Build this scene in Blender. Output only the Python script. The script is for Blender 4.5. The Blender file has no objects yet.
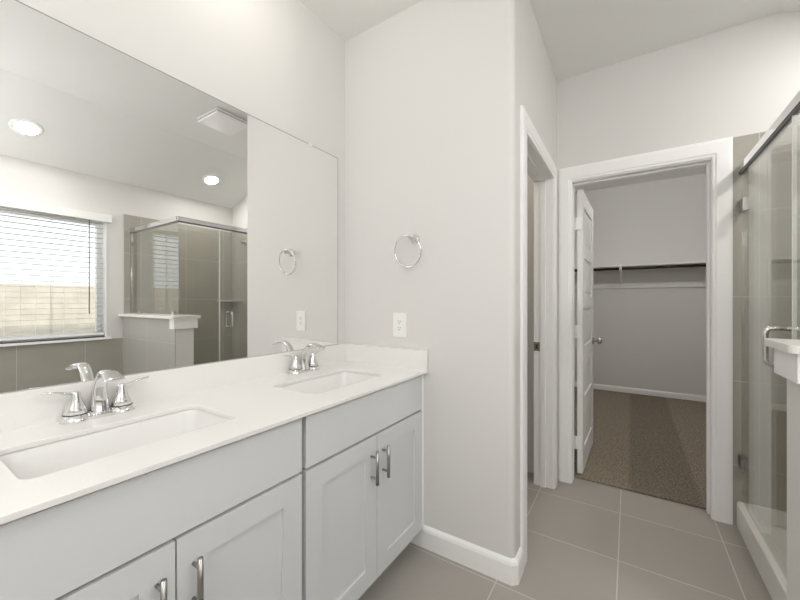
import bpy, bmesh, math, random
from mathutils import Vector, Matrix
C = bpy.context.scene
COL = C.collection
random.seed(4)
PI = math.pi

# ------------------------------------------------------------------ camera, world, exposure
cam_d = bpy.data.cameras.new('camera')
cam_d.sensor_fit = 'HORIZONTAL'; cam_d.sensor_width = 36.0
cam_d.lens = 36.0 * 353.72 / 800.0
cam_d.shift_y = 1.3 / 800.0
cam_d.clip_start = 0.02
cam = bpy.data.objects.new('camera', cam_d); COL.objects.link(cam)
cam.location = (0, 0, 1.2604)
cam.rotation_euler = (PI / 2, 0, 0.5747)
C.camera = cam

w = bpy.data.worlds.new('World'); C.world = w; w.use_nodes = True
bg = w.node_tree.nodes['Background']
bg.inputs[0].default_value = (0.93, 0.97, 1.0, 1); bg.inputs[1].default_value = 1.7

sun_d = bpy.data.lights.new('sun', 'SUN'); sun_d.energy = 1.7; sun_d.angle = 0.02; sun_d.color = (1, 0.96, 0.9)
sun = bpy.data.objects.new('sun', sun_d); COL.objects.link(sun); sun.location = (0, 0, 6)
sun.rotation_euler = Vector((0.75, 0.25, -0.6)).to_track_quat('-Z', 'Y').to_euler()

C.view_settings.view_transform = 'Standard'; C.view_settings.look = 'None'
C.view_settings.gamma = 1.0; C.view_settings.use_curve_mapping = False
C.view_settings.exposure = 0.08
C.cycles.max_bounces = 14; C.cycles.diffuse_bounces = 8; C.cycles.glossy_bounces = 8
C.cycles.transparent_max_bounces = 24
C.cycles.sample_clamp_indirect = 4.0

def area_light(name, loc, size, power, color=(1, 0.97, 0.93), target=None, shape='DISK', size_y=None, spread=PI):
    d = bpy.data.lights.new(name, 'AREA'); d.shape = shape; d.size = size; d.energy = power; d.color = color
    if size_y: d.size_y = size_y
    d.spread = spread
    o = bpy.data.objects.new(name, d); COL.objects.link(o); o.location = loc
    if target is not None:
        o.rotation_euler = (Vector(target) - Vector(loc)).to_track_quat('-Z', 'Y').to_euler()
    return o

def point_light(name, loc, r, power, color=(1, 0.97, 0.93)):
    d = bpy.data.lights.new(name, 'POINT'); d.shadow_soft_size = r; d.energy = power; d.color = color
    o = bpy.data.objects.new(name, d); COL.objects.link(o); o.location = loc
    return o

# lamp powers (W)
P_SLOPE = 8.0      # recessed lights in the sloped ceiling
P_VANITY = 3.0    # added globe where the towel ring shadow implies a lamp
P_ROOM = 25.0      # two added fill globes, behind and above the camera
P_CLOSET = 24.0  # added fill globe in the closet
P_TOILET = 4.0  # added fill globe in the side room
P_SHOWER = 3.0

# ------------------------------------------------------------------ dimensions
XL, XR = -1.427, 1.537           # mirror wall, window wall
YN, YR, YF, YC = -1.35, 1.60, 2.708, 5.75   # near wall, return wall, far (closet) wall, closet back
XO = -0.43                       # alley wall
ZC, ZS, XCR = 2.816, 2.481, 0.68 # ceiling, slope foot, crease
ZCL = 2.85
CT = 0.908                       # countertop height
GX = 0.507                       # shower glass plane

# ------------------------------------------------------------------ materials
def mat(name, color, rough=0.5, metal=0.0, spec=0.5, noise=None, bump=None, coat=0.0, emit=None):
    m = bpy.data.materials.new(name); m.use_nodes = True
    nt = m.node_tree; b = nt.nodes['Principled BSDF']
    b.inputs['Base Color'].default_value = (*color, 1); b.inputs['Roughness'].default_value = rough
    b.inputs['Metallic'].default_value = metal; b.inputs['Specular IOR Level'].default_value = spec
    b.inputs['Coat Weight'].default_value = coat
    if emit:
        b.inputs['Emission Color'].default_value = (*emit[0], 1); b.inputs['Emission Strength'].default_value = emit[1]
    geo = nt.nodes.new('ShaderNodeNewGeometry')
    if noise:       # (scale, amount)
        n = nt.nodes.new('ShaderNodeTexNoise'); n.inputs['Scale'].default_value = noise[0]; n.inputs['Detail'].default_value = 4
        nt.links.new(geo.outputs['Position'], n.inputs['Vector'])
        r = nt.nodes.new('ShaderNodeMapRange'); r.inputs['From Min'].default_value = 0.3; r.inputs['From Max'].default_value = 0.7
        r.inputs['To Min'].default_value = 1 - noise[1]; r.inputs['To Max'].default_value = 1 + noise[1]
        nt.links.new(n.outputs['Fac'], r.inputs['Value'])
        v = nt.nodes.new('ShaderNodeVectorMath'); v.operation = 'SCALE'; v.inputs[0].default_value = color
        nt.links.new(r.outputs['Result'], v.inputs['Scale']); nt.links.new(v.outputs['Vector'], b.inputs['Base Color'])
    if bump:        # (scale, strength, distance)
        n = nt.nodes.new('ShaderNodeTexNoise'); n.inputs['Scale'].default_value = bump[0]; n.inputs['Detail'].default_value = 3
        nt.links.new(geo.outputs['Position'], n.inputs['Vector'])
        u = nt.nodes.new('ShaderNodeBump'); u.inputs['Strength'].default_value = bump[1]; u.inputs['Distance'].default_value = bump[2]
        nt.links.new(n.outputs['Fac'], u.inputs['Height']); nt.links.new(u.outputs['Normal'], b.inputs['Normal'])
    return m

def tile_mat(name, color, grout, sx, ox, ax, sy, oy, ay, gw=0.005, rough=0.45, var=0.05, streak=(3, 9)):
    """square grid of tiles: axes ax, ay are 'X'/'Y'/'Z' of world position"""
    m = bpy.data.materials.new(name); m.use_nodes = True
    nt = m.node_tree; b = nt.nodes['Principled BSDF']; L = nt.links.new
    geo = nt.nodes.new('ShaderNodeNewGeometry'); sep = nt.nodes.new('ShaderNodeSeparateXYZ'); L(geo.outputs['Position'], sep.inputs[0])
    def math_(op, a, bval=None):
        n = nt.nodes.new('ShaderNodeMath'); n.operation = op
        if isinstance(a, (int, float)): n.inputs[0].default_value = a
        else: L(a, n.inputs[0])
        if bval is not None:
            if isinstance(bval, (int, float)): n.inputs[1].default_value = bval
            else: L(bval, n.inputs[1])
        return n.outputs[0]
    masks = []; ids = []
    for ax_, s, o in ((ax, sx, ox), (ay, sy, oy)):
        t = math_('DIVIDE', math_('SUBTRACT', sep.outputs[ax_], o), s)
        fr = math_('FRACT', t); ids.append(math_('FLOOR', t))
        d = math_('MULTIPLY', math_('MINIMUM', fr, math_('SUBTRACT', 1.0, fr)), s)   # metres to nearest joint
        masks.append(math_('LESS_THAN', d, gw / 2))
    g = math_('MAXIMUM', *masks)
    cmb = nt.nodes.new('ShaderNodeCombineXYZ'); L(ids[0], cmb.inputs[0]); L(ids[1], cmb.inputs[1])
    wn = nt.nodes.new('ShaderNodeTexWhiteNoise'); L(cmb.outputs[0], wn.inputs['Vector'])
    vm = nt.nodes.new('ShaderNodeVectorMath'); vm.operation = 'MULTIPLY'; vm.inputs[1].default_value = (streak[0], streak[1], streak[0])
    add = nt.nodes.new('ShaderNodeVectorMath'); add.operation = 'ADD'
    sc = nt.nodes.new('ShaderNodeVectorMath'); sc.operation = 'SCALE'; sc.inputs['Scale'].default_value = 7.0; L(cmb.outputs[0], sc.inputs[0])
    L(geo.outputs['Position'], vm.inputs[0]); L(vm.outputs[0], add.inputs[0]); L(sc.outputs[0], add.inputs[1])
    nz = nt.nodes.new('ShaderNodeTexNoise'); nz.inputs['Scale'].default_value = 1.0; nz.inputs['Detail'].default_value = 6; L(add.outputs[0], nz.inputs['Vector'])
    fine = nt.nodes.new('ShaderNodeTexNoise'); fine.inputs['Scale'].default_value = 160; L(geo.outputs['Position'], fine.inputs['Vector'])
    v = math_('ADD', math_('MULTIPLY', math_('SUBTRACT', nz.outputs['Fac'], 0.5), var * 3.0), math_('MULTIPLY', math_('SUBTRACT', wn.outputs['Value'], 0.5), var))
    v = math_('ADD', v, math_('MULTIPLY', math_('SUBTRACT', fine.outputs['Fac'], 0.5), var * 0.8))
    v = math_('ADD', v, 1.0)
    cs = nt.nodes.new('ShaderNodeVectorMath'); cs.operation = 'SCALE'; cs.inputs[0].default_value = color; L(v, cs.inputs['Scale'])
    mix = nt.nodes.new('ShaderNodeMix'); mix.data_type = 'RGBA'; L(g, mix.inputs['Factor'])
    L(cs.outputs[0], mix.inputs['A']); mix.inputs['B'].default_value = (*grout, 1)
    L(mix.outputs['Result'], b.inputs['Base Color'])
    b.inputs['Roughness'].default_value = rough
    bu = nt.nodes.new('ShaderNodeBump'); bu.inputs['Strength'].default_value = 0.4; bu.inputs['Distance'].default_value = 0.002
    L(math_('SUBTRACT', 1.0, g), bu.inputs['Height']); L(bu.outputs['Normal'], b.inputs['Normal'])
    return m

def glass_mat(name, tint, f0=0.04):
    m = bpy.data.materials.new(name); m.use_nodes = True
    nt = m.node_tree; nt.nodes.clear(); L = nt.links.new
    out = nt.nodes.new('ShaderNodeOutputMaterial'); mx = nt.nodes.new('ShaderNodeMixShader')
    tr = nt.nodes.new('ShaderNodeBsdfTransparent'); tr.inputs[0].default_value = (*tint, 1)
    gl = nt.nodes.new('ShaderNodeBsdfGlossy'); gl.inputs['Roughness'].default_value = 0.0
    geo = nt.nodes.new('ShaderNodeNewGeometry'); dot = nt.nodes.new('ShaderNodeVectorMath'); dot.operation = 'DOT_PRODUCT'
    L(geo.outputs['Incoming'], dot.inputs[0]); L(geo.outputs['Normal'], dot.inputs[1])
    def M(op, a, b=None):
        n = nt.nodes.new('ShaderNodeMath'); n.operation = op
        for i, q in enumerate((a, b)):
            if q is None: continue
            if isinstance(q, (int, float)): n.inputs[i].default_value = q
            else: L(q, n.inputs[i])
        return n.outputs[0]
    f = M('ADD', M('MULTIPLY', M('POWER', M('SUBTRACT', 1.0, M('ABSOLUTE', dot.outputs['Value'])), 5.0), 1 - f0), f0)
    L(f, mx.inputs[0]); L(tr.outputs[0], mx.inputs[1]); L(gl.outputs[0], mx.inputs[2]); L(mx.outputs[0], out.inputs[0])
    return m

M = {}
M['wall'] = mat('wall_paint', (0.695, 0.686, 0.672), 0.75, spec=0.25, bump=(170, 0.25, 0.0015))
M['ceil'] = mat('ceiling_paint', (0.82, 0.825, 0.81), 0.85, spec=0.2, bump=(150, 0.25, 0.0015))
M['trim'] = mat('white_trim_paint', (0.89, 0.89, 0.89), 0.35, spec=0.4)
M['door'] = mat('white_door_paint', (0.84, 0.84, 0.835), 0.4, spec=0.4)
M['cab'] = mat('light_grey_cabinet_paint', (0.645, 0.655, 0.67), 0.42, spec=0.4)
M['cab_shade'] = mat('cabinet_gap_shade', (0.25, 0.255, 0.26), 0.7)  # carcass colour darkened so the gaps between fronts read as shade
M['quartz'] = mat('white_quartz', (0.80, 0.787, 0.77), 0.22, noise=(260, 0.02))
M['china'] = mat('white_china', (0.79, 0.785, 0.775), 0.08, coat=0.3)
M['chrome'] = mat('chrome', (0.76, 0.76, 0.76), 0.06, metal=1.0)
M['nickel'] = mat('brushed_nickel', (0.38, 0.37, 0.355), 0.32, metal=1.0)
M['darkmetal'] = mat('dark_bronze', (0.03, 0.027, 0.025), 0.4, metal=0.6)
M['strike'] = mat('satin_bronze_plate', (0.30, 0.27, 0.23), 0.35, metal=1.0)
M['mirror'] = mat('mirror_silver', (0.925, 0.927, 0.92), 0.0, metal=1.0)
M['mirroredge'] = mat('mirror_edge', (0.30, 0.31, 0.30), 0.3)
M['plastic'] = mat('white_plastic', (0.84, 0.84, 0.82), 0.35)
M['slot'] = mat('outlet_slot', (0.05, 0.05, 0.05), 0.6)
M['slat'] = mat('shaded_white_slat', (0.60, 0.60, 0.59), 0.5)  # white slats greyed so their edges read shaded against the sky
M['valance'] = mat('white_valance', (0.84, 0.84, 0.83), 0.45)
M['cord'] = mat('blind_cord', (0.75, 0.75, 0.73), 0.7)
M['wand'] = mat('blind_wand', (0.22, 0.22, 0.22), 0.3)
M['glass'] = glass_mat('shower_glass', (0.965, 0.97, 0.955), 0.085)
M['pane'] = glass_mat('window_glass', (0.97, 0.98, 0.98))
M['seal'] = mat('clear_seal', (0.80, 0.80, 0.78), 0.25)
M['gasket'] = mat('grey_gasket', (0.20, 0.20, 0.20), 0.5)
M['pan'] = mat('white_acrylic', (0.82, 0.81, 0.79), 0.2)
M['lamp'] = mat('lamp_lens', (0.9, 0.9, 0.9), 0.5, emit=((1, 0.98, 0.95), 4.0))
M['fence'] = mat('tan_fence', (0.74, 0.67, 0.57), 0.8, noise=(6, 0.1))
M['ground'] = mat('outdoor_ground', (0.42, 0.40, 0.33), 0.9, noise=(4, 0.2))
M['ctrim'] = mat('closet_white', (0.80, 0.80, 0.79), 0.5)
TILE = (0.352, 0.328, 0.30)
GROUT = (0.54, 0.525, 0.50)
M['floor'] = tile_mat('grey_floor_tile', TILE, GROUT, 0.4575, 0.413, 'X', 0.4565, 2.476, 'Y', streak=(2.5, 1.6))
TW = (0.36, 0.345, 0.30)
M['tile_far'] = tile_mat('shower_tile_far', TW, GROUT, 0.457, 0.60, 'X', 0.474, 0.338, 'Z', gw=0.004)
M['tile_right'] = tile_mat('shower_tile_right', TW, GROUT, 0.457, 0.752, 'Y', 0.474, 0.338, 'Z', gw=0.004, streak=(9, 3))
M['tile_wains'] = tile_mat('wainscot_tile', TW, GROUT, 0.452, 0.752, 'Y', 0.457, 0.43, 'Z', gw=0.004, streak=(9, 3))
M['tile_tub_glare'] = tile_mat('tub_tile_glare', (0.40, 0.395, 0.37), GROUT, 0.457, 0.968, 'X', 0.457, 0.893, 'Z', gw=0.004, rough=0.45)  # lighter copy of the wall tile, window glare put into its colour
M['tile_tub_glare'].node_tree.nodes['Principled BSDF'].inputs['IOR'].default_value = 1.8
M['tile_tub_glare'].node_tree.nodes['Principled BSDF'].inputs['Specular IOR Level'].default_value = 1.0

def carpet_mat():
    m = bpy.data.materials.new('beige_carpet'); m.use_nodes = True
    nt = m.node_tree; b = nt.nodes['Principled BSDF']; L = nt.links.new
    geo = nt.nodes.new('ShaderNodeNewGeometry')
    n = nt.nodes.new('ShaderNodeTexNoise'); n.inputs['Scale'].default_value = 95; n.inputs['Detail'].default_value = 5; n.inputs['Roughness'].default_value = 0.7
    L(geo.outputs['Position'], n.inputs['Vector'])
    cr = nt.nodes.new('ShaderNodeValToRGB')
    cr.color_ramp.elements[0].position = 0.36; cr.color_ramp.elements[0].color = (0.13, 0.105, 0.078, 1)
    cr.color_ramp.elements[1].position = 0.66; cr.color_ramp.elements[1].color = (0.43, 0.37, 0.295, 1)
    L(n.outputs['Fac'], cr.inputs[0])
    # brushed pile lanes left by a vacuum cleaner: fanned stripes of lighter and darker nap
    sep = nt.nodes.new('ShaderNodeSeparateXYZ'); L(geo.outputs['Position'], sep.inputs[0])
    def Mh(op, a, bb=None):
        k = nt.nodes.new('ShaderNodeMath'); k.operation = op
        for i, q in enumerate((a, bb)):
            if q is None: continue
            if isinstance(q, (int, float)): k.inputs[i].default_value = q
            else: L(q, k.inputs[i])
        return k.outputs[0]
    t = Mh('SUBTRACT', sep.outputs['X'], Mh('MULTIPLY', Mh('SUBTRACT', sep.outputs['Y'], 2.8), 0.005))
    def step(v, e):
        k = nt.nodes.new('ShaderNodeMapRange'); k.interpolation_type = 'SMOOTHSTEP'
        k.inputs['From Min'].default_value = e - 0.02; k.inputs['From Max'].default_value = e + 0.02
        L(v, k.inputs['Value']); return k.outputs[0]
    lane = Mh('SUBTRACT', step(t, -0.002), step(t, 0.38))
    f = Mh('SUBTRACT', 1.0, Mh('MULTIPLY', lane, 0.22))
    v = nt.nodes.new('ShaderNodeVectorMath'); v.operation = 'SCALE'; L(cr.outputs[0], v.inputs[0]); L(f, v.inputs['Scale'])
    L(v.outputs[0], b.inputs['Base Color']); b.inputs['Roughness'].default_value = 1.0; b.inputs['Specular IOR Level'].default_value = 0.05
    bu = nt.nodes.new('ShaderNodeBump'); bu.inputs['Strength'].default_value = 0.8; bu.inputs['Distance'].default_value = 0.008
    L(n.outputs['Fac'], bu.inputs['Height']); L(bu.outputs['Normal'], b.inputs['Normal'])
    return m
M['carpet'] = carpet_mat()

# ------------------------------------------------------------------ mesh helpers
class MB:
    def __init__(s): s.bm = bmesh.new(); s.mats = []
    def _merge(s, t, bevel=0, seg=2, mi=0, smooth=False):
        if bevel:
            es = [e for e in t.edges if len(e.link_faces) == 2 and e.calc_face_angle(0) > 0.5]
            bmesh.ops.bevel(t, geom=es, offset=bevel, segments=seg, affect='EDGES', profile=0.5, clamp_overlap=True)
        bmesh.ops.recalc_face_normals(t, faces=t.faces)
        for f in t.faces: f.material_index = mi; f.smooth = smooth
        me = bpy.data.meshes.new('tmp'); t.to_mesh(me); t.free(); s.bm.from_mesh(me); bpy.data.meshes.remove(me)
        return s
    def box(s, x0, x1, y0, y1, z0, z1, bevel=0, seg=2, mi=0):
        t = bmesh.new(); vs = [t.verts.new((x, y, z)) for z in (z0, z1) for y in (y0, y1) for x in (x0, x1)]
        for q in ((0, 2, 3, 1), (4, 5, 7, 6), (0, 1, 5, 4), (2, 6, 7, 3), (0, 4, 6, 2), (1, 3, 7, 5)): t.faces.new([vs[i] for i in q])
        return s._merge(t, bevel, seg, mi)
    def prism(s, pts, a, b, axis='z', bevel=0, mi=0, smooth=False):
        """closed 2D outline extruded from a to b along axis. axis z: pts=(x,y); y: (x,z); x: (y,z)"""
        f = {'z': lambda p, q: (p[0], p[1], q), 'y': lambda p, q: (p[0], q, p[1]), 'x': lambda p, q: (q, p[0], p[1])}[axis]
        t = bmesh.new(); A = [t.verts.new(f(p, a)) for p in pts]; B = [t.verts.new(f(p, b)) for p in pts]
        n = len(pts); t.faces.new(A); t.faces.new(B[::-1])
        for i in range(n): t.faces.new((A[i], A[(i + 1) % n], B[(i + 1) % n], B[i]))
        return s._merge(t, bevel, 2, mi, smooth)
    def loft(s, loops, close0=True, close1=True, mi=0, smooth=True, closed_path=False):
        t = bmesh.new(); V = [[t.verts.new(p) for p in lp] for lp in loops]; n = len(loops[0]); k = len(V)
        for j in range(k if closed_path else k - 1):
            A, B = V[j], V[(j + 1) % k]
            for i in range(n): t.faces.new((A[i], A[(i + 1) % n], B[(i + 1) % n], B[i]))
        if not closed_path:
            if close0: t.faces.new(V[0])
            if close1: t.faces.new(V[-1][::-1])
        return s._merge(t, 0, 2, mi, smooth)
    def lathe(s, prof, loc=(0, 0, 0), axis=(0, 0, 1), n=24, mi=0, smooth=True, close=True):
        """prof: list of (r, h) along the axis"""
        q = Vector((0, 0, 1)).rotation_difference(Vector(axis).normalized()); o = Vector(loc)
        lp = [[tuple(o + q @ Vector((max(r, 1e-4) * math.cos(2 * PI * i / n), max(r, 1e-4) * math.sin(2 * PI * i / n), h))) for i in range(n)] for r, h in prof]
        return s.loft(lp, close, close, mi, smooth)
    def tube(s, pts, r, n=12, mi=0, closed=False, flat=None):
        """swept circle (or ellipse flat=(ru, rv)) along points; r may be a list"""
        P = [Vector(p) for p in pts]; k = len(P); lp = []; up = None
        for i in range(k):
            if closed: d = (P[(i + 1) % k] - P[i - 1]).normalized()
            else: d = (P[min(i + 1, k - 1)] - P[max(i - 1, 0)]).normalized()
            if up is None: up = d.orthogonal().normalized()
            up = (up - d * up.dot(d)).normalized(); sd = d.cross(up)
            rr = r[i] if isinstance(r, (list, tuple)) else r
            lp.append([tuple(P[i] + up * rr * math.cos(2 * PI * j / n) + sd * rr * math.sin(2 * PI * j / n)) for j in range(n)])
        return s.loft(lp, True, True, mi, True, closed)
    def cyl(s, p0, p1, r, n=16, mi=0): return s.tube([p0, p1], r, n, mi)
    def build(s, name, m, parent=None, autosmooth=True, origin=None):
        bmesh.ops.remove_doubles(s.bm, verts=s.bm.verts, dist=1e-6)
        off = world_of(parent) if parent is not None else None
        if off is None:
            if origin is not None: off = Vector(origin)
            else:
                xs = [v.co for v in s.bm.verts]
                lo = Vector([min(c[i] for c in xs) for i in range(3)]); hi = Vector([max(c[i] for c in xs) for i in range(3)])
                off = Vector(((lo.x + hi.x) / 2, (lo.y + hi.y) / 2, lo.z))
        bmesh.ops.translate(s.bm, verts=s.bm.verts, vec=-off)
        me = bpy.data.meshes.new(name); s.bm.to_mesh(me); s.bm.free()
        for q in (m if isinstance(m, (list, tuple)) else [m]): me.materials.append(q)
        o = bpy.data.objects.new(name, me); COL.objects.link(o)
        if parent is not None: o.parent = parent
        else: o.location = off
        return o

def world_of(o):
    v = Vector((0, 0, 0))
    while o is not None: v += Vector(o.location); o = o.parent
    return v
def thing(name, loc, label, cat, group=None):
    o = bpy.data.objects.new(name, None); COL.objects.link(o); o.location = loc; o.empty_display_size = 0.05
    o['label'] = label; o['category'] = cat
    if group: o['group'] = group
    return o
def tag(o, label, cat, group=None):
    o['label'] = label; o['category'] = cat
    if group: o['group'] = group
    return o
def struct(o, label=None, cat=None):
    o['kind'] = 'structure'
    if label: o['label'] = label; o['category'] = cat
    return o
def rrect(x0, x1, y0, y1, r, z, n=6):
    pts = []
    for cx, cy, a0 in ((x1 - r, y1 - r, 0), (x0 + r, y1 - r, PI / 2), (x0 + r, y0 + r, PI), (x1 - r, y0 + r, 1.5 * PI)):
        for i in range(n + 1):
            a = a0 + i * PI / 2 / n; pts.append((cx + r * math.cos(a), cy + r * math.sin(a), z))
    return pts
def add_bevel(o, wd, seg=2):
    b = o.modifiers.new('bevel', 'BEVEL'); b.width = wd; b.segments = seg; b.limit_method = 'ANGLE'; b.angle_limit = 0.6
    return o
def smooth_path(ctrl, n=8):
    """Catmull-Rom through control points"""
    P = [Vector(p) for p in ctrl]; P = [2 * P[0] - P[1]] + P + [2 * P[-1] - P[-2]]; out = []
    for i in range(1, len(P) - 2):
        for j in range(n):
            t = j / n; a, b, c, d = P[i - 1], P[i], P[i + 1], P[i + 2]
            out.append(0.5 * (2 * b + (c - a) * t + (2 * a - 5 * b + 4 * c - d) * t * t + (3 * b - a - 3 * c + d) * t ** 3))
    out.append(P[-2]); return out

# ================================================================== SETTING
T = 0.12
# floors
f = MB(); f.box(XL - T, XR + T, YN - T, 2.80, -0.06, 0.0)
struct(f.build('floor', M['floor']), 'grey square tile floor with pale grout lines', 'floor')
f = MB(); f.box(XL - T, XR + T, 2.80, YC + T, -0.06, 0.012, bevel=0.006)
struct(f.build('floor_closet', M['carpet']), 'beige carpet with vacuum stripes on the closet floor', 'carpet')
# ceilings
k = MB(); k.prism([(XL - T, ZC), (XCR, ZC), (XR + T, ZS - (ZC - ZS) / (XR - XCR) * T), (XR + T, ZC + 0.12), (XL - T, ZC + 0.12)], YN - T, YF + 0.06, 'y')
struct(k.build('ceiling', M['ceil']), 'white ceiling that slopes down towards the window wall', 'ceiling')
k = MB(); k.box(XL - T, XR + T, YF + 0.06, YC + T, ZCL, ZCL + 0.06)
struct(k.build('ceiling_closet', M['ceil']), 'flat ceiling inside the closet', 'ceiling')
# walls
k = MB(); k.box(XL - T, XL, YN - T, YC + T, 0, ZCL)
struct(k.build('wall_left', M['wall']), 'off-white wall behind the big mirror', 'wall')
k = MB(); k.box(XL, XR + T, YN - T, YN, 0, ZC)
struct(k.build('wall_near', M['wall']), 'off-white wall opposite the closet door', 'wall')
# return wall with a rounded outer corner
rc = 0.024
prof = [(XL, YR)] + [(XO - rc + rc * math.sin(a), YR + rc - rc * math.cos(a)) for a in [i * PI / 2 / 8 for i in range(9)]] + [(XO, 1.80 + 0.02), (XO - T, 1.80 + 0.02), (XO - T, YR + T), (XL, YR + T)]
k = MB(); k.prism(prof, 0, ZC, 'z')
struct(k.build('wall_return', M['wall']), 'off-white wall at the end of the vanity with rounded corner', 'wall')
k = MB(); k.box(XO - T, XO, 1.82, YF, 2.10, ZC); k.box(XO - T, XO, 2.53 + 0.02, YF, 0, 2.10)
struct(k.build('wall_alley', M['wall']), 'narrow off-white wall around the side doorway', 'wall')
# far wall with closet doorway
DX0, DX1, DZ = -0.331, 0.40, 2.085
k = MB(); k.box(XL, DX0 - 0.018, YF, YF + T, 0, ZCL); k.box(DX1 + 0.018, XR + T, YF, YF + T, 0, ZCL); k.box(DX0 - 0.018, DX1 + 0.018, YF, YF + T, DZ + 0.018, ZCL)
struct(k.build('wall_far', M['wall']), 'off-white wall above and beside the closet doorway', 'wall')
# window wall
WY0, WY1, WZ0, WZ1 = -0.12, 1.372, 0.905, 2.07
k = MB(); XW = XR + 0.16
k.box(XR, XW, YN, WY0, 0, ZC); k.box(XR, XW, WY1, YF + T, 0, ZC); k.box(XR, XW, WY0, WY1, 0, WZ0); k.box(XR, XW, WY0, WY1, WZ1, ZC)
k.box(XR, XW, YF + T, YC + T, 0, ZCL)
struct(k.build('wall_right', M['wall']), 'off-white wall around the blind-covered window', 'wall')
k = MB(); k.box(XL, XR, YC, YC + T, 0, ZCL)
struct(k.build('wall_closet', M['wall']), 'pale grey wall at the back of the closet', 'wall')

# tile facings
k = MB(); k.box(0.491, XR, YF - 0.010, YF, 0, 2.185)
struct(k.build('wall_shower_far', M['tile_far']), 'grey tile facing on the shower wall beside the closet casing', 'wall')
k = MB(); k.box(XR - 0.010, XR, 1.515, YF - 0.010, 0, 2.16)
struct(k.build('wall_shower_right', M['tile_right']), 'greyish tan tile facing on the shower wall beside the window', 'wall')
k = MB(); k.box(XR - 0.010, XR, YN, 1.515, 0, 0.885)
struct(k.build('wall_wainscot', M['tile_wains']), 'grey tile band below the window', 'wall')

# baseboards
def bb_profile(h=0.108, t=0.016):
    return [(0, 0), (t, 0), (t, h - 0.022), (t - 0.004, h - 0.010), (t - 0.009, h - 0.004), (0.004, h), (0, h)]
def baseboard(path, name, label, h=0.108, t=0.018, closed_side=1):
    """path: 2D points on the wall face; profile is offset to the left-hand normal of the path * closed_side"""
    P = [Vector((p[0], p[1])) for p in path]; lp = []
    for i in range(len(P)):
        ds = []
        if i > 0: ds.append((P[i] - P[i - 1]).normalized())
        if i < len(P) - 1: ds.append((P[i + 1] - P[i]).normalized())
        ns = [Vector((-d.y, d.x)) * closed_side for d in ds]
        nn = sum(ns, Vector((0, 0))).normalized(); kf = 1 / max(0.4, nn.dot(ns[0]))
        lp.append([(P[i].x + nn.x * a * kf, P[i].y + nn.y * a * kf, z) for a, z in bb_profile(h, t)])
    b = MB(); b.loft(lp, smooth=False)
    return struct(b.build(name, M['trim']), label, 'baseboard')
baseboard([(-1.0, YR), (XO - 0.014, YR), (XO, YR + 0.014), (XO, 1.703)], 'baseboard_return', 'white baseboard wrapping the rounded wall corner', closed_side=-1)
baseboard([(XL, YC), (XR, YC)], 'baseboard_closet', 'white baseboard along the back wall of the closet', h=0.085, t=0.014, closed_side=-1)
baseboard([(XL, YN), (XL, -0.02)], 'baseboard_left', 'white baseboard left of the vanity', closed_side=-1)
baseboard([(XL, YN), (XR, YN)], 'baseboard_near', 'white baseboard on the wall opposite the closet', closed_side=1)

# door casings
def casing_piece(b, axis, pos0, pos1, inner, outer, face, out, wall_axis):
    pass
cw = 0.09
def casing(name, label, u0, u1, zt, place, w0=cw, w1=cw, wt=cw, thick=0.018):
    """flat casing with a stepped inner and outer edge. place(u, d, z) -> xyz; d = distance out of the wall"""
    b = MB()
    def lathe_strip(pathpts):
        pass
    # profile across the width: (fraction from inner edge 0..1 , depth)
    pr = [(0.0, 0.0), (0.0, thick * 0.55), (0.06, thick * 0.75), (0.16, thick * 0.8), (0.22, thick), (0.80, thick), (0.95, thick * 0.85), (1.0, thick * 0.7), (1.0, 0.0)]
    loops = []
    for (uu, z, su, sz, wu, wz) in ((u0, 0, -1, 0, w0, 0), (u0, zt, -1, 1, w0, wt), (u1, zt, 1, 1, w1, wt), (u1, 0, 1, 0, w1, 0)):
        loops.append([place(uu + su * q * wu, d, z + sz * q * wz) for q, d in pr])
    b.loft(loops, smooth=False)
    return struct(b.build(name, M['trim']), label, 'door casing')
t1 = casing('trim_1', 'white casing around the closet doorway', DX0 - 0.004, DX1 + 0.002, DZ + 0.006, lambda u, d, z: (u, YF - d, z), w0=0.082, w1=0.089, wt=0.098)
# jambs of the closet doorway
k = MB(); k.box(DX0 - 0.018, DX0, YF - 0.002, YF + T + 0.002, 0, DZ + 0.018); k.box(DX1, DX1 + 0.018, YF - 0.002, YF + T + 0.002, 0, DZ + 0.018); k.box(DX0, DX1, YF - 0.002, YF + T + 0.002, DZ, DZ + 0.018)
k.box(DX1 - 0.011, DX1, YF + 0.045, YF + 0.080, 0, DZ); k.box(DX0, DX1 - 0.011, YF + 0.045, YF + 0.080, DZ - 0.011, DZ); k.box(DX0, DX0 + 0.003, YF + 0.045, YF + 0.080, 0, DZ - 0.011)
k.build('jamb', M['trim'], t1)
AY0, AY1, AZ = 1.795, 2.555, 2.085
t2 = casing('trim_2', 'white casing around the side doorway beside the rounded corner', AY0, AY1, AZ + 0.004, lambda u, d, z: (XO + d, u, z), w0=0.09, w1=0.10, wt=0.092, thick=0.016)
k = MB(); k.box(XO - T - 0.002, XO + 0.002, AY0, AY0 + 0.006, 0, AZ + 0.01); k.box(XO - T - 0.002, XO + 0.002, AY1 - 0.006, AY1, 0, AZ + 0.01); k.box(XO - T - 0.002, XO + 0.002, AY0, AY1, AZ, AZ + 0.012)
k.box(XO - 0.078, XO - 0.045, AY1 - 0.018, AY1 - 0.006, 0, AZ); k.box(XO - 0.078, XO - 0.045, AY0 + 0.006, AY0 + 0.018, 0, AZ); k.box(XO - 0.078, XO - 0.045, AY0 + 0.018, AY1 - 0.018, AZ - 0.012, AZ)
k.build('jamb', M['trim'], t2)
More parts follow.
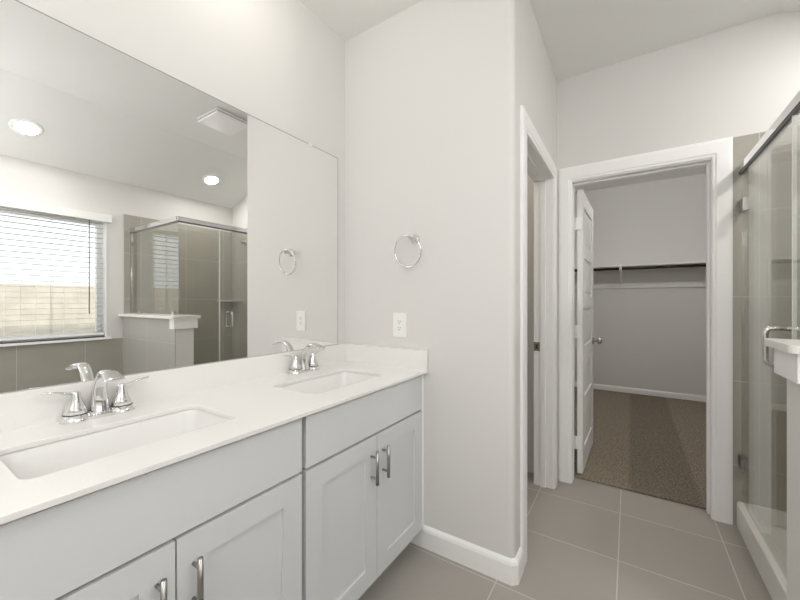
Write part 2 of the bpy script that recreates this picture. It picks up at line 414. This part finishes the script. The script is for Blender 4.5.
k = MB(); k.box(XO - 0.121, XO - 0.083, AY1 - 0.0085, AY1 - 0.0055, 0.920, 0.980); k.box(XO - 0.109, XO - 0.095, AY1 - 0.0092, AY1 - 0.0083, 0.935, 0.965, mi=1)
sp = k.build('strike_plate', [M['strike'], M['slot']], t2); sp['label'] = 'bronze strike plate'

# pony wall between tub and shower
PX, PY0, PY1 = 0.432, 1.502, 1.655
k = MB(); k.box(PX, XR - 0.010, PY0 + 0.008, PY1, 0, 1.111)
pony = struct(k.build('wall_pony', M['wall']), 'low wall between tub and glass shower with white cap', 'wall')
k = MB(); k.box(PX + 0.004, XR - 0.010, PY0, PY0 + 0.008, 0, 1.111); k.build('tile_face', M['tile_tub_glare'], pony)
k = MB(); k.box(PX + 0.08, XR - 0.010, PY1, PY1 + 0.008, 0, 1.111); k.build('tile_face', M['tile_far'], pony)
k = MB()
k.box(PX - 0.024, PX + 0.055, PY0 - 0.022, PY1 + 0.022, 1.022, 1.111, bevel=0.004)
k.build('apron', M['trim'], pony)
cap = [p[:2] for p in rrect(PX - 0.046, XR - 0.010, PY0 - 0.045, PY1 + 0.045, 0.018, 0, 5)]
k = MB(); k.prism(cap, 1.111, 1.134, 'z', bevel=0.005); k.build('cap', M['quartz'], pony)

# window
win = struct(thing('window_1', (XR, (WY0 + WY1) / 2, WZ0), 'wide white-framed window behind blinds above the tile band', 'window'))
k = MB(); xf0, xf1 = XR + 0.09, XR + 0.14
for (y0, y1, z0, z1) in ((WY0, WY0 + 0.05, WZ0, WZ1), (WY1 - 0.05, WY1, WZ0, WZ1), (WY0 + 0.05, WY1 - 0.05, WZ0, WZ0 + 0.05), (WY0 + 0.05, WY1 - 0.05, WZ1 - 0.05, WZ1)):
    k.box(xf0, xf1, y0, y1, z0, z1)
k.build('window_frame', M['trim'], win)
k = MB()
for (y0, y1, z0, z1) in ((WY1 - 0.008, WY1, WZ0, WZ1), (WY0, WY0 + 0.008, WZ0, WZ1), (WY0 + 0.008, WY1 - 0.008, WZ1 - 0.008, WZ1)):
    k.box(XR - 0.004, XR + 0.09, y0, y1, z0, z1)
k.build('window_jamb', M['trim'], win)
k = MB(); k.box(xf0 + 0.02, xf0 + 0.026, WY0 + 0.05, WY1 - 0.05, WZ0 + 0.05, WZ1 - 0.05); k.build('pane', M['pane'], win)
k = MB(); k.box(XR - 0.035, XR + 0.09, WY0 - 0.03, WY1 + 0.03, 0.885, 0.905, bevel=0.004); k.build('window_sill', M['trim'], win)

# outdoors
k = MB(); k.box(XW, 9, -6, 9, -0.3, -0.2); struct(k.build('ground', M['ground']), 'bare ground outside the window', 'ground')
k = MB()
for i in range(70):
    y = -4 + i * 0.15; k.box(4.2 + 0.01 * (i % 2), 4.22 + 0.01 * (i % 2), y, y + 0.146, -0.2, 1.5)
tag(k.build('garden_fence', M['fence']), 'tan board fence seen through the window blinds', 'fence')

# ================================================================== CLOSET
cs = thing('closet_shelf', (0, YC, 1.44), 'white closet shelf on a bracket along the back wall', 'shelf')
k = MB(); k.box(XL, XR, YC - 0.305, YC, 1.715, 1.733, bevel=0.003); k.build('shelf_board', M['ctrim'], cs)
k = MB(); k.box(XL, XR, YC - 0.018, YC, 1.645, 1.715); k.build('cleat', M['wall'], cs)
k = MB(); k.box(XL, XR, YC - 0.018, YC, 1.44, 1.51); k.build('cleat', M['ctrim'], cs)
for bx in (-0.095, 0.80):
    k = MB(); k.box(bx - 0.014, bx + 0.014, YC - 0.022, YC - 0.017, 1.46, 1.70); k.box(bx - 0.012, bx + 0.012, YC - 0.31, YC - 0.018, 1.700, 1.715)
    k.tube([(bx, YC - 0.022, 1.48), (bx, YC - 0.10, 1.56), (bx, YC - 0.24, 1.67), (bx, YC - 0.285, 1.665)], 0.006, 8)
    k.tube([(bx, YC - 0.24, 1.69), (bx, YC - 0.275, 1.655), (bx, YC - 0.318, 1.66), (bx, YC - 0.335, 1.685), (bx, YC - 0.335, 1.735)], 0.016, 8)
    k.box(bx - 0.03, bx + 0.05, YC - 0.032, YC - 0.018, 1.44, 1.50)
    k.build('bracket', M['ctrim'], cs)
k = MB(); k.cyl((XL, YC - 0.285, 1.687), (XR, YC - 0.285, 1.687), 0.017, 14)
tag(k.build('closet_rod', M['darkmetal']), 'dark metal clothes rod under the closet shelf', 'rod')

# closet door, hinged on the left jamb and standing open into the closet
door = struct(thing('door_1', (DX0 + 0.016, YF + T + 0.018, 0.02), 'white panelled closet door standing open', 'door'))
def door_leaf(wd, ht, th):
    """leaf in local frame: hinge edge at x=0, opens along +y, visible face at +x; five stacked recessed panels"""
    b = MB(); st, rail = 0.105, 0.095
    n = 5; ph = (ht - 0.16 - 0.11 - (n - 1) * rail) / n
    zs = []; z = 0.16
    for i in range(n): zs.append((z, z + ph)); z += ph + rail
    b.box(0, th, 0, st, 0, ht, bevel=0.002); b.box(0, th, wd - st, wd, 0, ht, bevel=0.002)
    edges = [0] + [v for p in zs for v in p] + [ht]
    for i in range(0, len(edges), 2): b.box(0, th, st, wd - st, edges[i], edges[i + 1])
    for z0, z1 in zs:
        b.box(0.011, th - 0.011, st - 0.002, wd - st + 0.002, z0 - 0.002, z1 + 0.002)
        # raised field with sloping sides on both faces
        for x_out, x_in in ((th - 0.004, th - 0.0105), (0.004, 0.0105)):
            a = [(x_in, st + 0.012, z0 + 0.012), (x_in, wd - st - 0.012, z0 + 0.012), (x_in, wd - st - 0.012, z1 - 0.012), (x_in, st + 0.012, z1 - 0.012)]
            c = [(x_out, st + 0.04, z0 + 0.04), (x_out, wd - st - 0.04, z0 + 0.04), (x_out, wd - st - 0.04, z1 - 0.04), (x_out, st + 0.04, z1 - 0.04)]
            b.loft([a, c], smooth=False)
    return b
b = door_leaf(0.70, 2.045, 0.035)
bmesh.ops.translate(b.bm, verts=b.bm.verts, vec=world_of(door)); b.build('leaf', M['door'], door)
o = world_of(door)
kz = o.z + 0.90; ky = o.y + 0.635
k = MB()
for sx, x0 in ((1, o.x + 0.035), (-1, o.x)):
    k.lathe([(0.030, 0), (0.031, 0.004), (0.026, 0.009), (0.011, 0.012), (0.010, 0.030), (0.018, 0.036), (0.026, 0.046), (0.027, 0.056), (0.022, 0.066), (0.010, 0.071), (0.0, 0.072)], (x0, ky, kz), (sx, 0, 0))
h = k.build('door_knob', M['nickel'], door); h['label'] = 'brushed nickel knob'
for hz in (0.22, 1.02, 1.80):
    k = MB(); k.cyl((o.x - 0.004, o.y - 0.006, o.z + hz - 0.045), (o.x - 0.004, o.y - 0.006, o.z + hz + 0.045), 0.007, 10); k.box(o.x - 0.016, o.x + 0.03, o.y - 0.012, o.y + 0.0005, o.z + hz - 0.045, o.z + hz + 0.045)
    k.build('hinge', M['trim'], door)
door.rotation_euler = (0, 0, math.radians(-1.3))

# ================================================================== VANITY
XB = XL + 0.003                           # back
def vanity_cabinet(name, y0, y1, label, ym, end_panel=False):
    c = thing(name, ((XB - 0.88) / 2, (y0 + y1) / 2, 0), label, 'cabinet', 'bathroom vanity cabinets')
    xf = -0.90                            # face frame front
    k = MB()
    
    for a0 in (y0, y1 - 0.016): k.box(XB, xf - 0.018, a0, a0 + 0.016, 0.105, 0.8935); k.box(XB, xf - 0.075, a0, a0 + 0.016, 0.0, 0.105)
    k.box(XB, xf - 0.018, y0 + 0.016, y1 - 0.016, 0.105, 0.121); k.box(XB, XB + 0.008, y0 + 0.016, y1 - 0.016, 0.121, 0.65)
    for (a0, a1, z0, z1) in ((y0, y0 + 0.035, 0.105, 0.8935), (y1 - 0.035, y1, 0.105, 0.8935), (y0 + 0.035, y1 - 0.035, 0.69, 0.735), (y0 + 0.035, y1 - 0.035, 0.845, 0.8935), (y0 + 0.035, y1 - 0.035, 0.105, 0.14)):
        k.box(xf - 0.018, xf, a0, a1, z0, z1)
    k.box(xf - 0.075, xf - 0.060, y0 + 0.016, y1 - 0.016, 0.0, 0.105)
    k.build('body', M['cab_shade'], c)
    if end_panel:
        k = MB(); k.box(xf - 0.018, xf + 0.012, y1, YR - 0.001, 0.106, 0.8935); fl = k.build('filler_strip', M['trim'], c); fl['label'] = 'white filler strip'
    g = 0.0085; xd = xf + 0.020
    k = MB(); k.box(xf + 0.001, xd, y0 + g, y1 - g, 0.716, 0.886, bevel=0.002); k.build('false_drawer_front', M['cab'], c)
    for s, (a, bb_) in enumerate(((y0 + g, ym - 0.002), (ym + 0.002, y1 - g))):
        k = MB(); z0, z1 = 0.108, 0.706; fr = 0.072
        k.box(xf + 0.001, xd, a, a + fr, z0, z1, bevel=0.0012); k.box(xf + 0.001, xd, bb_ - fr, bb_, z0, z1, bevel=0.0012)
        k.box(xf + 0.001, xd, a + fr, bb_ - fr, z0, z0 + fr); k.box(xf + 0.001, xd, a + fr, bb_ - fr, z1 - fr, z1)
        k.box(xf + 0.003, xd - 0.009, a + fr - 0.004, bb_ - fr + 0.004, z0 + fr - 0.004, z1 - fr + 0.004)
        d = k.build('door', M['cab'], c)
        hy = ym - 0.040 if s == 0 else ym + 0.039
        k = MB(); xh = xd + 0.032
        k.cyl((xh, hy, 0.521), (xh, hy, 0.655), 0.0067, 14)
        for hz in (0.546, 0.630): k.cyl((xd - 0.001, hy, hz), (xh, hy, hz), 0.0046, 10)
        hd = k.build('handle', M['nickel'], d); hd['label'] = 'brushed nickel bar handle'
    return c
vanity_cabinet('vanity_cabinet', 0.02, 0.789, 'light grey cabinet in the foreground under the nearer sink', 0.4055)
vanity_cabinet('vanity_cabinet', 0.790, 1.572, 'light grey cabinet against the return wall under the farther sink', 1.183, True)

# countertop with two sink cut-outs
CX0, CX1, CY0, CY1 = XL, -0.862, 0.005, YR - 0.001
SINKS = [(-1.255, -0.994, 0.178, 0.634), (-1.255, -0.988, 0.945, 1.395)]
ct = thing('vanity_countertop', ((CX0 + CX1) / 2, 0.8, 0.874), 'long white quartz countertop with two sink cut-outs', 'countertop')
t = bmesh.new(); loops = [[(CX0, CY0, CT), (CX1, CY0, CT), (CX1, CY1, CT), (CX0, CY1, CT)]] + [rrect(*s, 0.028, CT) for s in SINKS]
es = []
for lp in loops:
    vs = [t.verts.new(p) for p in lp]; es += [t.edges.new((vs[i], vs[(i + 1) % len(vs)])) for i in range(len(vs))]
bmesh.ops.triangle_fill(t, use_beauty=True, use_dissolve=False, edges=es)
r = bmesh.ops.extrude_face_region(t, geom=list(t.faces))
bmesh.ops.translate(t, verts=[v for v in r['geom'] if isinstance(v, bmesh.types.BMVert)], vec=(0, 0, -0.014))
bmesh.ops.recalc_face_normals(t, faces=t.faces)
k = MB(); k._merge(t); slab = k.build('slab', M['quartz'], ct); add_bevel(slab, 0.002)
k = MB(); k.box(XL, XL + 0.020, CY0, CY1, CT, 1.0105, bevel=0.002); k.build('backsplash', M['quartz'], ct)
k = MB(); k.box(XL + 0.020, CX1, YR - 0.021, YR - 0.001, CT, 1.0105, bevel=0.002); k.build('side_splash', M['quartz'], ct)

def sink(s, label):
    x0, x1, y0, y1 = s
    c = thing('sink', ((x0 + x1) / 2, (y0 + y1) / 2, 0.72), label, 'sink', 'undermount sinks')
    e = 0.004; zt = 0.8935
    def R(d, r, z): return rrect(x0 - e + d, x1 + e - d, y0 - e + d, y1 + e - d, r, z)
    loops = [R(-0.006, 0.034, zt), R(0.0, 0.032, zt), R(0.004, 0.032, zt - 0.01), R(0.010, 0.036, 0.82), R(0.020, 0.042, 0.765), R(0.034, 0.05, 0.748), R(0.060, 0.05, 0.742), R(0.11, 0.024, 0.738)]
    outer = [R(0.10, 0.03, 0.726), R(0.05, 0.05, 0.730), R(0.022, 0.05, 0.740), R(0.008, 0.042, 0.765), R(0.0, 0.036, 0.80), R(-0.006, 0.034, zt - 0.008)]
    k = MB(); k.loft(outer[::-1][::-1] + [], True, False) if False else None
    k.loft([outer[0]] + outer[1:] + loops, True, True)
    k.build('basin', M['china'], c)
    k = MB(); cx, cy = (x0 + x1) / 2 - 0.02, (y0 + y1) / 2
    k.lathe([(0.0, 0.7382), (0.032, 0.7382), (0.034, 0.7405), (0.030, 0.7425), (0.022, 0.741), (0.020, 0.7435), (0.0, 0.7455)], (cx, cy, 0), close=False)
    k.build('drain', M['chrome'], c)
    return c
sink(SINKS[0], 'white rectangular sink sunk in the countertop nearest the camera')
sink(SINKS[1], 'white rectangular sink sunk in the countertop near the return wall')

def faucet(yc, label):
    xb, z0 = -1.3625, CT
    c = thing('faucet', (xb, yc, z0), label, 'faucet', 'chrome two-handle faucets')
    # deck plate between handles
    k = MB(); k.prism([p[:2] for p in rrect(xb - 0.020, xb + 0.020, yc - 0.06, yc + 0.06, 0.018, 0, 6)], z0, z0 + 0.009, 'z', bevel=0.003, smooth=False); k.build('deck_plate', M['chrome'], c)
    # spout: wide flat ribbon rising, arching forward and narrowing to the lip
    path = smooth_path([(xb - 0.010, yc, z0 + 0.006), (xb - 0.012, yc, z0 + 0.05), (xb - 0.004, yc, z0 + 0.098), (xb + 0.026, yc, z0 + 0.134), (xb + 0.066, yc, z0 + 0.139), (xb + 0.112, yc, z0 + 0.124)], 6)
    n = len(path); lps = []
    for i, p in enumerate(path):
        d = (path[min(i + 1, n - 1)] - path[max(i - 1, 0)]).normalized(); nrm = Vector((-d.z, 0, d.x)); f = i / (n - 1)
        wv = 0.027 - 0.011 * math.sin(min(1, f * 1.7) * PI / 2) + (0.010 * max(0, f - 0.6) / 0.4); th = 0.022 - 0.015 * min(1, f * 1.5)
        if f > 0.86: th *= 1 - (f - 0.86) * 2.4
        lps.append([tuple(p + Vector((0, wv * math.copysign(abs(math.cos(a)) ** 0.7, math.cos(a)), 0)) + nrm * th * math.copysign(abs(math.sin(a)) ** 0.8, math.sin(a))) for a in [2 * PI * j / 20 for j in range(20)]])
    k = MB(); k.loft(lps); k.build('spout', M['chrome'], c)
    for s in (-1, 1):
        y = yc + s * 0.056
        k = MB()
        k.lathe([(0.0, 0), (0.0362, 0.0), (0.0354, 0.005), (0.0300, 0.0195), (0.0280, 0.0200), (0.0280, 0.0225), (0.0290, 0.0230), (0.023, 0.038), (0.0165, 0.055), (0.0125, 0.072), (0.0115, 0.082), (0.009, 0.087), (0, 0.088)], (xb - 0.008, y, z0), close=False)
        hp = smooth_path([(xb - 0.008, y + s * 0.000, z0 + 0.079), (xb - 0.007, y + s * 0.020, z0 + 0.084), (xb - 0.006, y + s * 0.046, z0 + 0.092), (xb - 0.006, y + s * 0.076, z0 + 0.096)], 6)
        m = len(hp); lps = []
        for i, p in enumerate(hp):
            f = i / (m - 1); wv = 0.006 + 0.003 * math.sin(f * PI); th = 0.0052 - 0.0032 * f
            if i == m - 1: wv *= 0.6
            lps.append([tuple(p + Vector((wv * math.cos(a), 0, th * math.sin(a)))) for a in [2 * PI * j / 14 for j in range(14)]])
        k.loft(lps); k.lathe([(0, 0.0197), (0.0292, 0.0197), (0.0292, 0.0228), (0, 0.0228)], (xb - 0.008, y, z0), mi=1, close=False); k.build('handle', [M['chrome'], M['slot']], c)
    return c
faucet(0.412, 'chrome two-handle faucet behind the sink nearest the camera')
faucet(1.232, 'chrome two-handle faucet behind the sink near the return wall')

# mirror
mi = thing('wall_mirror', (XL, 0.75, 1.01), 'large frameless wall mirror above the vanity backsplash', 'mirror')
k = MB(); k.box(XL + 0.0005, XL + 0.0055, -0.02, 1.528, 1.012, 2.091)
k.bm.normal_update()
for fc in k.bm.faces: fc.material_index = 0 if fc.normal.x > 0.9 else 1
k.build('mirror_pane', [M['mirror'], M['mirroredge']], mi)

k = MB()
k.box(XL + 0.0005, XL + 0.0062, 1.528, 1.5305, 1.0105, 2.0935); k.box(XL + 0.0005, XL + 0.0062, -0.02, 1.528, 2.0905, 2.0935); k.box(XL + 0.0005, XL + 0.0062, -0.02, 1.528, 1.0105, 1.0125)
k.build('edge_strip', M['mirroredge'], mi)
for cy in (1.318,):
    k = MB(); k.box(XL + 0.0005, XL + 0.009, cy - 0.011, cy + 0.011, 2.094, 2.101, bevel=0.001); k.box(XL + 0.0064, XL + 0.0095, cy - 0.009, cy + 0.009, 2.080, 2.094, bevel=0.001)
    k.build('mirror_clip', M['seal'], mi)

# towel ring
tr = thing('towel_ring', (-0.945, YR, 1.58), 'chrome towel ring on the return wall above the outlet', 'towel ring')
k = MB(); k.lathe([(0.0, 0), (0.026, 0), (0.026, 0.006), (0.019, 0.011), (0.012, 0.020), (0.010, 0.040), (0.012, 0.052), (0.0, 0.060)], (-0.940, YR, 1.585), (0, -1, 0), close=False)
k.tube([(-0.940, YR - 0.052, 1.588), (-0.955, YR - 0.056, 1.597), (-0.97, YR - 0.058, 1.600)], [0.009, 0.007, 0.004], 10)
k.build('mount', M['chrome'], tr)
k = MB(); k.tube([(-0.957 + 0.079 * math.cos(a), YR - 0.052 - 0.012 * math.sin(a), 1.518 + 0.079 * math.sin(a)) for a in [2 * PI * i / 48 for i in range(48)]], 0.0052, 10, closed=True)
k.build('ring', M['chrome'], tr)

# outlet
ol = thing('wall_outlet', (-1.036, YR, 1.063), 'white duplex outlet on the return wall above the side splash', 'outlet')
k = MB(); k.box(-1.0765, -0.9955, YR - 0.007, YR, 1.070, 1.198, bevel=0.003); k.build('cover_plate', M['plastic'], ol)
k = MB(); k.box(-1.0525, -1.0195, YR - 0.0085, YR - 0.006, 1.100, 1.168, bevel=0.002)
for zc in (1.151, 1.117):
    for dx in (-0.0065, 0.0065): k.box(-1.036 + dx - 0.0013, -1.036 + dx + 0.0013, YR - 0.0089, YR - 0.008, zc - 0.002, zc + 0.007, mi=1)
    k.lathe([(0, 0), (0.0026, 0), (0.0026, 0.0006), (0, 0.0006)], (-1.036, YR - 0.0084, zc - 0.009), (0, -1, 0), 10, mi=1, close=False)
k.build('receptacle', [M['plastic'], M['slot']], ol)

# ================================================================== SHOWER
# pan with front curb
k = MB(); XP0, XP1, YP0, YP1 = GX, XR - 0.011, PY1 + 0.008, YF - 0.011
def lp_(a, b_, c_, d_, r, z): return rrect(a, b_, c_, d_, r, z)
k.loft([lp_(XP0, XP1, YP0, YP1, 0.004, 0.001), lp_(XP0, XP1, YP0, YP1, 0.004, 0.132), lp_(XP0 + 0.006, XP1, YP0, YP1, 0.004, 0.139),
        lp_(XP0 + 0.05, XP1 - 0.012, YP0 + 0.012, YP1 - 0.012, 0.01, 0.139), lp_(XP0 + 0.056, XP1 - 0.016, YP0 + 0.016, YP1 - 0.016, 0.01, 0.128),
        lp_(XP0 + 0.075, XP1 - 0.03, YP0 + 0.03, YP1 - 0.03, 0.04, 0.05), lp_(XP0 + 0.10, XP1 - 0.06, YP0 + 0.06, YP1 - 0.06, 0.05, 0.038), lp_(0.95, 1.05, 2.15, 2.25, 0.04, 0.032)], smooth=False)
sp_ = thing('shower_pan', (1.0, 2.2, 0), 'white acrylic shower pan with raised front curb', 'shower pan')
k.build('tray', M['pan'], sp_)
k = MB(); k.lathe([(0, 0.0), (0.045, 0.0), (0.045, 0.003), (0.0, 0.004)], (1.0, 2.2, 0.033), close=False); k.build('drain', M['chrome'], sp_)

en = thing('shower_enclosure', (GX, 2.1, 0.139), 'frameless glass shower enclosure with chrome top rail', 'shower enclosure')
ZG = 1.975; YD = 1.950; YG = 1.572; gx0, gx1 = GX + 0.017, GX + 0.027
# door
k = MB(); k.box(gx0, gx1, YD + 0.004, YF - 0.045, 0.152, ZG - 0.006); dr = k.build('door', M['glass'], en)
for hz in (0.37, 1.79):
    k = MB(); k.box(gx0 - 0.006, gx1 + 0.006, YF - 0.085, YF - 0.030, hz - 0.034, hz + 0.034, bevel=0.002); k.box(gx0 - 0.010, gx1 + 0.010, YF - 0.016, YF - 0.011, hz - 0.034, hz + 0.034, bevel=0.002); k.cyl((gx0 + 0.005, YF - 0.023, hz - 0.034), (gx0 + 0.005, YF - 0.023, hz + 0.034), 0.0075, 12)
    k.build('hinge', M['nickel'], dr)
k = MB(); hy = YD + 0.10; za, zb = 1.000, 1.150
def rbar(off, sgn):
    xa = gx0 if sgn < 0 else gx1
    pts = [(xa, hy, zb)] + [(xa + sgn * (off - 0.02 + 0.02 * math.sin(a)), hy, zb - 0.02 + 0.02 * math.cos(a)) for a in (0, PI / 6, PI / 3, PI / 2)] + [(xa + sgn * (off - 0.02 + 0.02 * math.cos(a)), hy, za + 0.02 - 0.02 * math.sin(a)) for a in (0, PI / 6, PI / 3, PI / 2)] + [(xa, hy, za)]
    return pts
k.tube(rbar(0.050, -1), 0.0095, 12); k.tube(rbar(0.050, 1), 0.0095, 12); k.build('handle', M['chrome'], dr)
k = MB(); k.box(gx0 - 0.002, gx1 + 0.002, YF - 0.046, YF - 0.034, 0.150, ZG - 0.004); k.build('hinge_seal', M['glass'], dr)
# fixed front panel (notched over the pony wall), side panel
k = MB(); zc_ = 1.134
k.prism([(YG, zc_ + 0.003), (PY1 + 0.046, zc_ + 0.003), (PY1 + 0.046, 0.141), (YD - 0.004, 0.141), (YD - 0.004, ZG), (YG, ZG)], gx0, gx1, 'x')
fp = k.build('fixed_panel', M['glass'], en)
k = MB(); k.box(gx0 - 0.001, gx1 + 0.001, YD - 0.0035, YD + 0.0035, 0.145, ZG - 0.004); k.build('edge_seal', M['seal'], fp)
k = MB(); k.box(gx1 + 0.001, XR - 0.012, YG, YG + 0.010, zc_ + 0.003, ZG); sd = k.build('side_panel', M['glass'], en)
for cx in (0.62, 1.30):
    k = MB(); k.box(cx - 0.018, cx + 0.018, YG - 0.007, YG + 0.017, zc_, zc_ + 0.035, bevel=0.002); k.build('clamp', M['chrome'], sd)
k = MB(); k.box(XR - 0.030, XR - 0.011, YG - 0.004, YG + 0.014, zc_, ZG); k.build('wall_channel', M['chrome'], sd)
# header rail
k = MB(); k.box(GX + 0.007, GX + 0.037, YG - 0.010, YF - 0.011, ZG + 0.004, ZG + 0.042, bevel=0.008, seg=4); k.box(GX + 0.030, XR - 0.011, YG - 0.010, YG + 0.020, ZG + 0.004, ZG + 0.042, bevel=0.008, seg=4)
k.build('header_rail', M['chrome'], en)
k = MB(); k.box(GX + 0.011, GX + 0.033, YG - 0.006, YF - 0.011, ZG - 0.006, ZG + 0.0045); k.box(GX + 0.033, XR - 0.012, YG - 0.006, YG + 0.016, ZG - 0.006, ZG + 0.0045); gk = k.build('gasket', M['gasket'], en); gk['label'] = 'dark grey glazing gasket'

sh = thing('shower_fixture', (1.0, YF - 0.010, 2.0), 'chrome shower head on an arm from the tiled wall', 'shower head')
k = MB(); k.lathe([(0, 0), (0.028, 0), (0.026, 0.006), (0.010, 0.009), (0, 0.009)], (0.98, YF - 0.010, 2.03), (0, -1, 0), close=False)
k.tube(smooth_path([(0.98, YF - 0.012, 2.03), (0.98, YF - 0.07, 2.045), (0.98, YF - 0.13, 2.025), (0.98, YF - 0.165, 1.99)], 6), 0.009, 12); k.build('arm', M['chrome'], sh)
k = MB(); k.lathe([(0.0, 0), (0.012, 0), (0.014, 0.02), (0.030, 0.045), (0.045, 0.055), (0.045, 0.062), (0.0, 0.064)], (0.98, YF - 0.160, 1.996), (0, -0.45, -0.75), close=False); k.build('head', M['chrome'], sh)
k = MB(); xs, ys = XR - 0.010, YF - 0.010; k.prism([(xs, ys), (xs - 0.21, ys), (xs - 0.19, ys - 0.03), (xs - 0.03, ys - 0.19), (xs, ys - 0.21)], 1.255, 1.275, 'z', bevel=0.003)
tag(k.build('corner_shelf', M['tile_far']), 'grey corner shelf in the tiled shower corner', 'shelf')

# ================================================================== WINDOW BLIND
bl = thing('window_blind', (XR - 0.02, (WY0 + WY1) / 2, 0.93), 'white horizontal slat blind covering the window', 'blind')
k = MB(); k.box(XR - 0.052, XR - 0.002, WY0 - 0.03, WY1 + 0.028, 2.045, 2.118, bevel=0.004); k.build('valance', M['valance'], bl)
k = MB(); z = 0.995; by0, by1 = WY0 + 0.016, WY1 - 0.018
ns = 22
for i in range(ns):
    zz = 0.992 + i * 0.0495; ta = math.radians(0)
    cx = XR + 0.032; hw = 0.025; dx, dz = hw * math.cos(ta), hw * math.sin(ta)
    arc = [(cx - dx, zz - dz), (cx, zz + 0.0022), (cx + dx, zz + dz), (cx + dx, zz + dz + 0.0026), (cx, zz + 0.0048), (cx - dx, zz - dz + 0.0026)]
    k.prism(arc, by0, by1, 'y')
k.build('slats', M['slat'], bl)
k = MB(); k.box(XR + 0.007, XR + 0.057, by0, by1, 0.930, 0.952, bevel=0.003); k.build('bottom_rail', M['valance'], bl)
for cy in (0.16, 0.62, 0.98):
    k = MB(); k.cyl((XR + 0.005, cy, 0.95), (XR + 0.005, cy, 2.05), 0.0016, 6); k.cyl((XR + 0.058, cy, 0.95), (XR + 0.058, cy, 2.05), 0.0016, 6); k.build('lift_cord', M['cord'], bl)
k = MB(); k.cyl((XR - 0.008, 1.235, 1.14), (XR - 0.008, 1.235, 2.045), 0.0045, 8); k.build('tilt_wand', M['wand'], bl)

# ================================================================== CEILING FITTINGS
kS = (ZC - ZS) / (XR - XCR); nS = Vector((-kS, 0, -1)).normalized()   # inward normal of the slope
def slope_pt(x, y): return Vector((x, y, ZC - kS * (x - XCR)))
for (x, y, lab) in ((1.148, 0.742, 'round recessed ceiling light in the slope above the window'), (1.133, 2.206, 'round recessed ceiling light in the slope above the shower')):
    p = slope_pt(x, y)
    rl = thing('recessed_light', p, lab, 'ceiling light', 'recessed ceiling lights')
    k = MB(); k.lathe([(0.070, 0.0), (0.070, 0.004), (0.076, 0.009), (0.090, 0.008), (0.097, 0.003), (0.097, 0.0)], p, nS, 32, close=False); k.build('trim_ring', M['trim'], rl)
    k = MB(); k.lathe([(0.0, 0.0), (0.071, 0.0), (0.071, 0.004), (0.0, 0.006)], p, nS, 32, close=False); k.build('lens', M['lamp'], rl)
    area_light('recessed_lamp', p + nS * 0.012, 0.13, P_SLOPE, target=p + nS)
ef = thing('exhaust_fan', (0.06, 1.72, ZC), 'square white exhaust fan grille on the flat ceiling', 'exhaust fan')
k = MB(); k.box(-0.075, 0.195, 1.585, 1.855, 2.785, ZC); k.build('housing', M['strike'], ef)
k = MB(); k.box(-0.09, 0.21, 1.572, 1.868, 2.795, 2.806, bevel=0.003); k.box(-0.085, 0.205, 1.577, 1.863, 2.768, 2.786, bevel=0.004); k.build('grille', M['trim'], ef)

# added, unseen globes that supply even light: over the vanity, behind the camera, in the closet and in the side room
def added_globe_light(x, y, zc, drop, power, label, color, r=0.12):
    """added fill lamp: glowing globe on a short stem"""
    c = thing('added_globe_light', (x, y, zc), label, 'ceiling light')
    k = MB(); k.lathe([(0, 0), (0.06, 0), (0.06, 0.015), (0.008, 0.022), (0.008, drop - r + 0.02), (0, drop - r + 0.02)], (x, y, zc), (0, 0, -1), 24, close=False); k.build('stem', M['trim'], c)
    k = MB(); k.lathe([(r * math.sin(a), drop - r * math.cos(a)) for a in [PI * i / 12 for i in range(13)]], (x, y, zc), (0, 0, -1), 24, close=False); k.build('globe', mat('added_globe_glow', (0.9, 0.9, 0.9), 0.5, emit=(color, power / (4 * PI * PI * r * r))), c)
added_globe_light(-0.35, -0.85, ZC, 0.75, P_ROOM, 'added white fill globe hanging unseen behind the camera', (1, 0.99, 0.98), 0.2)
added_globe_light(0.85, -0.10, ZC, 0.95, P_ROOM * 0.9, 'added white fill globe hanging unseen above the camera', (1, 0.99, 0.98), 0.2)
added_globe_light(-1.08, 0.80, ZC, 0.16, P_VANITY, 'small added globe light above the middle of the vanity', (1, 0.95, 0.88), 0.06)  # globe itself is added; lamp position inferred from the towel ring shadow
added_globe_light(0.25, 4.0, ZCL, 0.25, P_CLOSET, 'added white fill globe inside the closet', (1, 0.97, 0.94))
added_globe_light(-1.0, 2.25, ZC, 0.25, P_TOILET, 'added white fill globe in the side room', (1, 0.90, 0.76))
